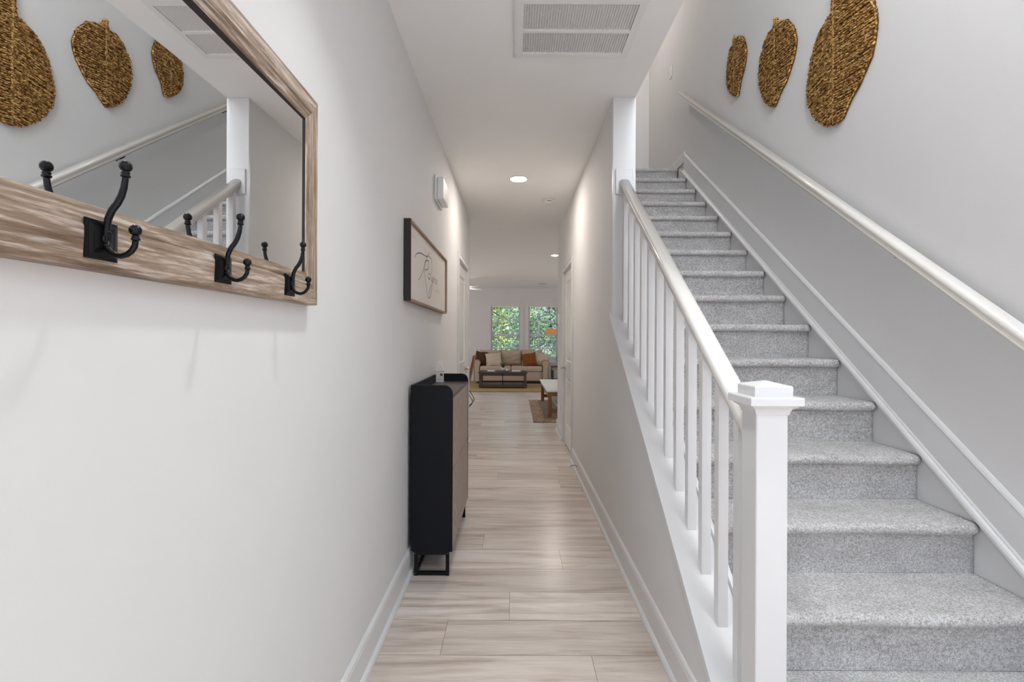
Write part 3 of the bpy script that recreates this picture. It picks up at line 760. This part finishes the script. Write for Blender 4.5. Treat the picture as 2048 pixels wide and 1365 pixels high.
for n_, (b0, b1) in enumerate(bays):
    mb = MB(); k = 42
    for i in range(k):
        x = gx0+(gx1-gx0)*(i+.5)/k
        mb.box(x-.0045, x+.0045, b0, b1, zt-.0065, zt-.0055, rot=Matrix.Rotation(math.radians(38), 3, 'Y'))
    mb.build('louvres', 'white_metal', vt)
mb = MB(); mb.box(gx0, gx1, bays[0][0], bays[1][1], zt-.0012, zt); mb.build('filter', 'filter_pleats', vt)
mb = MB()   # diamond wire mesh holding the filter
for sgn in (-1, 1):
    for i in range(-6, 8):
        x0 = gx0+i*.10; ya, yb = bays[0][0], bays[1][1]; xa, xb = (x0, x0+(yb-ya)) if sgn > 0 else (x0+(yb-ya), x0)
        p0 = Vector((xa, ya, zt-.0022)); p1 = Vector((xb, yb, zt-.0022)); d = p1-p0
        ts = sorted([(gx0-p0.x)/d.x, (gx1-p0.x)/d.x]); t0, t1 = max(0, ts[0]), min(1, ts[1])
        if t1-t0 > .05: mb.tube([p0+d*t0, p0+d*t1], .0028, 5)
mb.build('wire_mesh', 'white_metal', vt)
def downlight(x, y, label, power, r_=.075):
    t = thing('ceiling_light', (x, y, CH), label, 'ceiling light', 'recessed ceiling lights')
    mb = MB(); mb.lathe([(r_+.012, 0), (r_+.012, -.004), (r_+.004, -.008), (r_, -.008), (r_, -.002)], (x, y, CH-.0005), 'z', 40); mb.build('trim_ring', 'white_metal', t)
    mb = MB(); mb.lathe([(r_, 0), (r_, -.004), (r_*.8, -.007), (.001, -.008)], (x, y, CH-.006), 'z', 40); mb.build('lens', 'lamp_glow', t)
    l = light('lamp_light', 'AREA', (x, y, CH-.016), (0, 0, 0), power, WARM, r_*2); l.parent = t; l.matrix_parent_inverse = world(t).inverted()
downlight(.032, 4.565, 'round glowing recessed ceiling light in the middle of the hall ceiling', 7)
downlight(.715, 8.75, 'small bright recessed ceiling light beyond the end of the right wall', 8, .065)
downlight(-1.15, 12.0, 'white recessed light beside the ceiling fan, at the end of the left wall', .6, .045)
sd = thing('smoke_detector', (.364, 5.27, CH), 'round white smoke detector on the hall ceiling near the right wall', 'smoke detector')
mb = MB(); mb.lathe([(.060, 0), (.060, -.014), (.056, -.018)], (.364, 5.27, CH-.0005), 'z', 36); mb.build('base', 'white_plastic', sd)
mb = MB(); mb.lathe([(.050, -.018), (.050, -.026), (.040, -.032), (.034, -.040), (.001, -.042)], (.364, 5.27, CH), 'z', 36); mb.build('cover', 'white_plastic', sd)
mb = MB(); mb.box(.345, .358, 5.217, 5.222, CH-.026, CH-.020); mb.box(.366, .379, 5.217, 5.222, CH-.026, CH-.020); mb.build('sensor_slots', 'dark_gap', sd)
cr = thing('ceiling_register', (.74, 13.3, CH), 'narrow air register in the living room ceiling near the far wall', 'vent')
mb = MB(); mb.box(.60, .88, 13.24, 13.36, CH-.006, CH-.0005); mb.build('frame', 'white_metal', cr)
mb = MB()
for i in range(3): mb.box(.63, .85, 13.262+i*.028, 13.275+i*.028, CH-.0075, CH-.006)
mb.build('slots', 'dark_gap', cr)
# ceiling fan, mostly behind the end of the left wall
fx, fy = -1.36, 11.8
fn = thing('ceiling_fan', (fx, fy, CH), 'white ceiling fan in the living room, blades showing past the left wall', 'ceiling fan')
mb = MB(); mb.lathe([(.07, 0), (.07, -.03), (.02, -.06)], (fx, fy, CH-.001), 'z', 24); mb.build('canopy', 'white_metal', fn)
mb = MB(); mb.tube([(fx, fy, CH-.05), (fx, fy, CH-.22)], .012, 12); mb.build('downrod', 'white_metal', fn)
mb = MB(); mb.lathe([(.03, .05), (.09, .03), (.10, -.03), (.07, -.07), (.001, -.08)], (fx, fy, CH-.27), 'z', 28); mb.build('motor', 'white_metal', fn)
for k in range(5):
    an = 2*PI*k/5+.60; mb = MB(); rm = Matrix.Rotation(an, 3, 'Z') @ Matrix.Rotation(math.radians(20), 3, 'X')
    pl = [(.10, -.035), (.30, -.062), (.60, -.068), (.655, -.045), (.665, 0), (.655, .045), (.60, .068), (.30, .062), (.10, .035)]
    vs = [Vector((fx, fy, CH-.285)) + rm @ Vector((a_, b_, c_)) for c_ in (-.004, .004) for a_, b_ in pl]; n = len(pl)
    mb.add(vs, [tuple(range(n)), tuple(n+i for i in range(n))]+[(i, (i+1) % n, n+(i+1) % n, n+i) for i in range(n)])
    mb.build('blade', 'white_metal', fn)

# ------------------------------------------------------------------ windows and blinds
for idx, (w0, w1) in enumerate((W1, W2)):
    nm = 'window_%d' % (idx+1)
    mb = MB()
    for a_ in ((w0, w0+.045, WZ0, WZ1), (w1-.045, w1, WZ0, WZ1), (w0+.045, w1-.045, WZ0, WZ0+.14), (w0+.045, w1-.045, WZ1-.045, WZ1)):
        mb.box(a_[0], a_[1], YF+.05, YF+.10, a_[2], a_[3])
    zm = 1.345; mb.box(w0+.045, w1-.045, YF+.04, YF+.10, zm-.028, zm+.028)
    iw0, iw1 = w0+.045, w1-.045
    for q in (1, 2): x = iw0+(iw1-iw0)*q/3; mb.box(x-.009, x+.009, YF+.06, YF+.075, WZ0+.05, WZ1-.045)
    for z in (WZ0+.05+(zm-WZ0-.078)/2, zm+.028+(WZ1-.045-zm-.028)/2): mb.box(iw0, iw1, YF+.06, YF+.075, z-.009, z+.009)
    wobj = struct(nm, mb, 'trim_paint')
    mb = MB(); mb.add([(iw0, YF+.082, WZ0+.05), (iw1, YF+.082, WZ0+.05), (iw1, YF+.082, WZ1-.045), (iw0, YF+.082, WZ1-.045)], [(0, 1, 2, 3)]); mb.build('glass_pane', 'window_glass', wobj)
    mb = MB(); c0 = .085
    for a_ in ((w0-c0, w0, WZ0-.03, WZ1+c0), (w1, w1+c0, WZ0-.03, WZ1+c0), (w0, w1, WZ1, WZ1+c0), (w0-c0, w1+c0, WZ0-.10, WZ0-.03)): mb.box(a_[0], a_[1], YF-.018, YF, a_[2], a_[3], .002, 1)
    mb.box(w0-c0-.02, w1+c0+.02, YF-.05, YF, WZ0-.03, WZ0, .003, 1)
    mb.box(w0, w0+.004, YF, YF+.05, WZ0, WZ1); mb.box(w1-.004, w1, YF, YF+.05, WZ0, WZ1)
    struct('trim_%d' % (8+idx), mb, 'trim_paint')
    bl = thing('window_blind', ((w0+w1)/2, YF+.02, WZ1), ('white slatted blind, open, in the left living room window' if idx == 0 else 'white slatted blind, open, in the right living room window beside the wicker lamp'), 'blind', 'slatted window blinds')
    mb = MB(); mb.box(w0+.006, w1-.006, YF+.004, YF+.042, WZ1-.055, WZ1-.002, .003, 1); mb.build('headrail', 'white_plastic', bl)
    mb = MB(); zb = WZ0+.15; z = WZ1-.085
    while z > zb+.02:
        mb.box(w0+.010, w1-.010, YF+.004, YF+.044, z-.0012, z+.0012, rot=Matrix.Rotation(math.radians(10), 3, 'X')); z -= .045
    mb.build('slats', 'white_plastic', bl)
    mb = MB(); mb.box(w0+.010, w1-.010, YF+.006, YF+.042, zb, zb+.014); mb.build('bottom_rail', 'white_plastic', bl)
    mb = MB()
    for x in (w0+.14, (w0+w1)/2, w1-.14):
        for y in (YF+.004, YF+.044): mb.tube([(x, y, zb), (x, y, WZ1-.05)], .0009, 4)
    mb.build('ladder_cords', 'white_plastic', bl)

# ------------------------------------------------------------------ outside: lawn and trees
mb = MB(); mb.box(-30, 30, YF+.3, 60, -.5, -.45); gr = mb.build('lawn_ground', 'lawn', kind='structure')
def tree(x, y, h_, r_, fol, label, seed, low=.3, n=5200):
    rr = random.Random(seed); t = thing('tree', (x, y, -.45), label, 'tree', 'trees outside the windows')
    mb = MB(); pts = [(x+rr.uniform(-.05, .05)*i, y, -.45+h_*.8*i/6) for i in range(7)]; mb.tube(pts, [.16-.02*i for i in range(7)], 8); mb.build('trunk', 'bark', t)
    mb = MB()
    lobes = [(rr.uniform(-.5, .5)*r_, rr.uniform(-.5, .5)*r_, rr.uniform(low, h_*.9), rr.uniform(.45, .75)*r_) for _ in range(16)]
    for i in range(n):
        lx, ly, lz_, lr = lobes[i % 16]
        d = Vector((rr.gauss(0, 1), rr.gauss(0, 1), rr.gauss(0, 1))).normalized()*lr*rr.uniform(.7, 1.0)
        p = Vector((x+lx, y+ly, lz_))+d; s_ = rr.uniform(.05, .10)
        a_ = Vector((rr.gauss(0, 1), rr.gauss(0, 1), rr.gauss(0, 1))).normalized(); b_ = a_.orthogonal().normalized()
        mb.ct = rr.random(); mb.add([p-a_*s_, p+b_*s_*.6, p+a_*s_, p-b_*s_*.6], [(0, 1, 2, 3)])
    mb.build('crown', fol, t)
tree(-1.6, 22.5, 4.6, 1.7, 'foliage2', 'yellow-green tree seen through the left part of the left window', 1)
tree(.35, 27.5, 3.1, 1.7, 'foliage0', 'mid green tree seen through the right part of the left window', 2)
tree(2.75, 22.5, 4.8, 2.1, 'foliage1', 'dark green leafy tree filling the right living room window', 3, low=0, n=11000)
tree(-5.6, 27.0, 5.0, 2.2, 'foliage0', 'green tree farthest left outside the living room', 4)
tree(7.8, 25.0, 5.4, 2.2, 'foliage1', 'dark green tree farthest right outside the living room', 5)
tree(-.4, 34.0, 3.9, 2.6, 'foliage1', 'distant dark green tree low behind the others outside', 6)

# ------------------------------------------------------------------ living room
mb = MB(); mb.box(-2.2, 2.4, 11.46, 14.3, .001, .010, .003, 1); rg = mb.build('area_rug', 'jute_rug', label='large golden jute rug under the sofa and coffee table', category='rug')
mb = MB(); mb.box(-2.2, 2.4, 11.46, 11.50, .010, .0115); mb.build('border', 'cabinet_top_wood', rg)

def pillow(mb, c, w, h_, d, rot, n=26, p=2.4, ears=.0):
    c = Vector(c); o = len(mb.v)
    for sgn in (1, -1):
        for i in range(n+1):
            for j in range(n+1):
                u, v = 2*i/n-1, 2*j/n-1
                t = max(0, (1-abs(u)**p))**.55*max(0, (1-abs(v)**p))**.55
                pin = 1-.07*(1-abs(v)**2)*(abs(u)**3)*1 ; piz = 1-.07*(1-abs(u)**2)*(abs(v)**3)
                cr_ = 1+.06*math.sin(7*u+5*v*v+c.x*9)+.05*math.sin(11*v-4*u+c.x*5)
                q = Vector((u*w/2*pin, -sgn*t*d/2*cr_, v*h_/2*piz+.008*math.sin(5*u+c.x*7)*abs(v)))
                mb.v.append(tuple(c+rot @ q))
    m = (n+1)*(n+1)
    for s_ in (0, 1):
        for i in range(n):
            for j in range(n):
                a_ = o+s_*m+i*(n+1)+j; mb.face((a_, a_+n+1, a_+n+2, a_+1), True)
# sofa
so = thing('sofa', (-.095, 14.0, 0), 'beige roll-arm three-seat sofa under the living room windows', 'sofa')
sx0, sx1, sf, sk = -1.16, .975, 13.50, 14.42; Z0 = .0115
mb = MB(); mb.box(sx0+.16, sx1-.16, sf+.03, sk, Z0+.07, .34, .015, 2); mb.build('base', 'sofa_fabric', so)
mb = MB(); mb.box(sx0+.14, sx1-.14, sf+.07, sk-.05, Z0-.001, Z0+.07); mb.build('plinth', 'sofa_base', so)
mb = MB(); mb.box(sx0+.15, sx1-.15, sk-.22, sk, .34, .86, .05, 3); mb.build('back', 'sofa_fabric', so)
for x0, s_ in ((sx0, 1), (sx1, -1)):
    xi = x0+s_*.20; mb = MB()
    pr = [(xi, .07), (xi, .52)]
    cxr = x0+s_*.115; czr = .565
    for i in range(15):
        t = -.5+i*(PI+1.3)/14; pr.append((cxr+s_*.105*math.cos(t), czr+.095*math.sin(t)))
    pr += [(x0+s_*.055, .45), (x0+s_*.055, .07)]
    mb.prism(pr, 'y', sf, sk-.02); mb.build('arm', 'sofa_fabric', so)
    mb = MB(); pts = [(p_[0], sf-.004, p_[1]) for p_ in pr]; mb.tube(pts, .006, 6); mb.build('arm_shading', 'sofa_arm_shade', so)  # tube along the arm front carries its painted shading
cw = (sx1-sx0-.42)/2
for i in range(2):
    x = sx0+.21+cw*i; mb = MB(); mb.box(x+.004, x+cw-.004, sf-.01, sk-.25, .342, .485, .035, 4); mb.build('seat_cushion', 'sofa_fabric', so)
cw = (sx1-sx0-.36)/3
for i in range(3):
    x = sx0+.18+cw*(i+.5); mb = MB(); pillow(mb, (x, sk-.30, .70), cw+.03, .47, .22, Matrix.Rotation(math.radians(-12), 3, 'X'), p=6); mb.build('back_cushion', 'sofa_fabric', so)
def cushion(x, y, z, w, h_, ry, mt, label, rx=-22, rz=0):
    t = thing('cushion', (x, y, z-h_/2), label, 'cushion', 'scatter cushions on the sofa')
    mb = MB(); pillow(mb, (x, y, z), w, h_, .15, Matrix.Rotation(math.radians(rz), 3, 'Z') @ Matrix.Rotation(math.radians(rx), 3, 'X') @ Matrix.Rotation(math.radians(ry), 3, 'Y')); 
    o = mb.build('cover', mt, t)
cushion(-.95, 13.86, .695, .38, .40, 6, 'dark_cushion', 'dark brown cushion at the left end of the sofa', rz=-18)
cushion(-.58, 13.76, .66, .45, .40, -4, 'cream_cushion', 'cream cushion leaning against the dark brown one', rz=5)
cushion(.41, 13.75, .665, .41, .38, -10, 'rust_cushion', 'rust brown cushion on the right half of the sofa', rz=-6)
cushion(.75, 13.86, .66, .42, .40, 14, 'cream_cushion', 'cream cushion propped against the right sofa arm', rz=10)

# coffee table
ct = thing('coffee_table', (-.30, 12.6, 0), 'dark wooden coffee table with a slab top and low shelf in front of the sofa', 'table')
tx0, tx1, ty0, ty1 = -.90, .325, 12.26, 12.92; zf = .0105
mb = MB(); mb.box(tx0, tx1, ty0, ty1, .375, .415, .004, 1); mb.build('tabletop', 'dark_table', ct)
mb = MB(); mb.box(tx0+.03, tx1-.03, ty0+.02, ty1-.02, .315, .375); mb.build('apron', 'dark_table', ct)
mb = MB(); mb.box(tx0+.01, tx1-.01, ty0+.01, ty1-.01, zf+.02, zf+.09, .004, 1); mb.build('shelf', 'dark_table', ct)
for x in (tx0+.02, tx1-.08):
    for y in (ty0+.003, ty1-.063): mb = MB(); mb.box(x, x+.06, y, y+.06, zf, .375, .003, 1); mb.build('leg', 'dark_table', ct)
mb = MB(); mb.box(-.30, -.28, ty0+.003, ty0+.02, zf+.09, .375); mb.build('centre_bar', 'black_metal', ct)
tp = .4155
def on_table(nm, mb, mt, label, cat): 
    o = mb.build(nm, mt); o['label'] = label; o['category'] = cat; return o
mb = MB(); mb.box(-.68, -.50, 12.42, 12.66, tp, tp+.022, .003, 1); on_table('magazine', mb, 'paper', 'white magazine on the left half of the coffee table', 'magazine')
mb = MB(); mb.box(-.06, .16, 12.40, 12.68, tp, tp+.022, .003, 1); on_table('magazine', mb, 'paper', 'white magazine on the right half of the coffee table', 'magazine')
mb = MB(); mb.box(-.46, -.12, 12.45, 12.75, tp, tp+.012, .003, 1); tray = on_table('tray', mb, 'tray_dark', 'dark tray in the middle of the coffee table', 'tray')
pt = thing('potted_plant', (-.29, 12.6, tp+.0125), 'small green succulent in a white pot on the dark tray', 'plant')
mb = MB(); mb.lathe([(.034, 0), (.042, .05), (.044, .075), (.038, .075), (.034, .06)], (-.29, 12.6, tp+.0125), 'z', 20); mb.build('pot', 'pot_white', pt)
mb = MB()
for i in range(26):
    a_ = R.uniform(0, 2*PI); l_ = R.uniform(.06, .13); up_ = R.uniform(.05, .15); b0 = Vector((-.29, 12.6, tp+.078))
    d = Vector((math.cos(a_)*l_*.7, math.sin(a_)*l_*.7, up_)); mb.tube([b0, b0+d*.5+Vector((0, 0, .012)), b0+d], [.008, .009, .001], 5)
mb.build('leaves', 'leaf_green', pt)
mb = MB(); mb.lathe([(.030, 0), (.034, .012), (.034, .05), (.028, .05)], (-.19, 12.58, tp+.0125), 'z', 18); on_table('candle_jar', mb, 'pot_white', 'small white jar beside the potted succulent', 'jar')

# end table right of the sofa
et = thing('end_table', (1.35, 13.9, 0), 'beige end table with dark top at the right of the sofa', 'table')
mb = MB(); mb.box(1.03, 1.62, 13.62, 14.14, .46, .49, .003, 1); mb.build('tabletop', 'dark_table', et)
mb = MB(); mb.box(1.05, 1.60, 13.64, 14.12, .37, .46); mb.build('drawer_box', 'table_beige', et)
for x in (1.05, 1.56):
    for y in (13.64, 14.08): mb = MB(); mb.box(x, x+.04, y, y+.04, .0105, .37); mb.build('leg', 'dark_table', et)
mb = MB(); mb.box(1.05, 1.60, 13.66, 14.1, .10, .125); mb.build('shelf', 'table_beige', et)

# floor lamp with hanging wicker shade
lp = thing('floor_lamp', (1.19, 13.45, 0), 'dark arched floor lamp with a drum-shaped wicker shade by the right window', 'lamp')
mb = MB(); mb.lathe([(.14, 0), (.14, .015), (.02, .03)], (1.19, 13.45, .0105), 'z', 28); mb.build('base', 'bronze', lp)
mb = MB(); mb.tube([(1.19, 13.45, .03), (1.19, 13.45, 1.58), (1.17, 13.45, 1.63), (1.12, 13.45, 1.655), (1.03, 13.45, 1.655), (.99, 13.45, 1.64), (.985, 13.45, 1.60)], .009, 8); mb.build('pole', 'bronze', lp)
mb = MB(); mb.lathe([(.05, .045), (.02, .06), (.006, .075)], (.985, 13.45, 1.53), 'z', 20); mb.build('shade_cap', 'bronze', lp)
mb = MB(); prf = [(.146, -.105), (.150, -.095), (.146, -.03), (.140, .04), (.134, .05), (.130, .05), (.136, -.03), (.140, -.105)]
mb.lathe(prf, (.985, 13.45, 1.475), 'z', 36); mb.build('lamp_shade', 'wicker_shade', lp)

# dining chair glimpsed past the left wall
dc = thing('dining_chair', (-1.0, 8.55, 0), 'brown leather chair on thin black wire legs just past the left wall', 'chair')
mb = MB(); mb.box(-1.22, -.80, 8.30, 8.78, .45, .50, .018, 3); mb.build('seat', 'brown_leather', dc)
mb = MB(); mb.box(-.80, -.775, 8.32, 8.76, .50, .975, .010, 3, rot=Matrix.Rotation(math.radians(12), 3, 'Y'), piv=(-.79, 8.5, .5)); mb.build('backrest', 'brown_leather', dc)
for y in (8.36, 8.70):
    mb = MB(); mb.tube([(-.86, y, .45), (-.715, y, .20), (-.705, y, .165), (-.72, y, .135), (-.78, y, .075), (-.86, y, .008), (-.90, y, .006), (-1.16, y, .006), (-1.22, y, .03), (-1.10, y, .45)], .006, 8); mb.build('leg', 'black_metal', dc)
for x, z in ((-.715, .19), (-.72, .14)):
    mb = MB(); mb.tube([(x, 8.36, z), (x, 8.70, z)], .005, 8); mb.build('stretcher', 'black_metal', dc)

# white-topped bench and rug at the kitchen side
mb = MB(); mb.box(.29, 2.3, 7.35, 9.98, .001, .012, .004, 1); on_table('kitchen_rug', mb, 'braided_rug', 'brown braided rug under the white-topped bench', 'rug')
bn = thing('bench', (.74, 8.8, .012), 'low wooden bench with a white top at the end of the right wall', 'bench')
bx0, bx1, by0, by1 = .505, .97, 7.72, 9.86
mb = MB(); mb.box(bx0, bx1, by0, by1, .412, .436, .003, 1); mb.build('bench_top', 'white_top', bn)
mb = MB(); mb.box(bx0+.025, bx1-.025, by0+.025, by1-.025, .345, .412); mb.build('apron', 'oak_orange', bn)
for x in (bx0+.028, bx1-.088):
    for y in (by0+.03, by1-.09): mb = MB(); mb.box(x, x+.06, y, y+.06, .0125, .412, .003, 1); mb.build('leg', 'oak_orange', bn)
for y in (by0+.045, by1-.075): mb = MB(); mb.box(bx0+.088, bx1-.088, y, y+.03, .085, .145); mb.build('stretcher', 'oak_orange', bn)
mb = MB(); mb.box(.66, .82, by0+.075, by1-.075, .19, .205); mb.box(.715, .745, by0+.06, by1-.06, .145, .19); mb.build('shelf', 'white_top', bn)
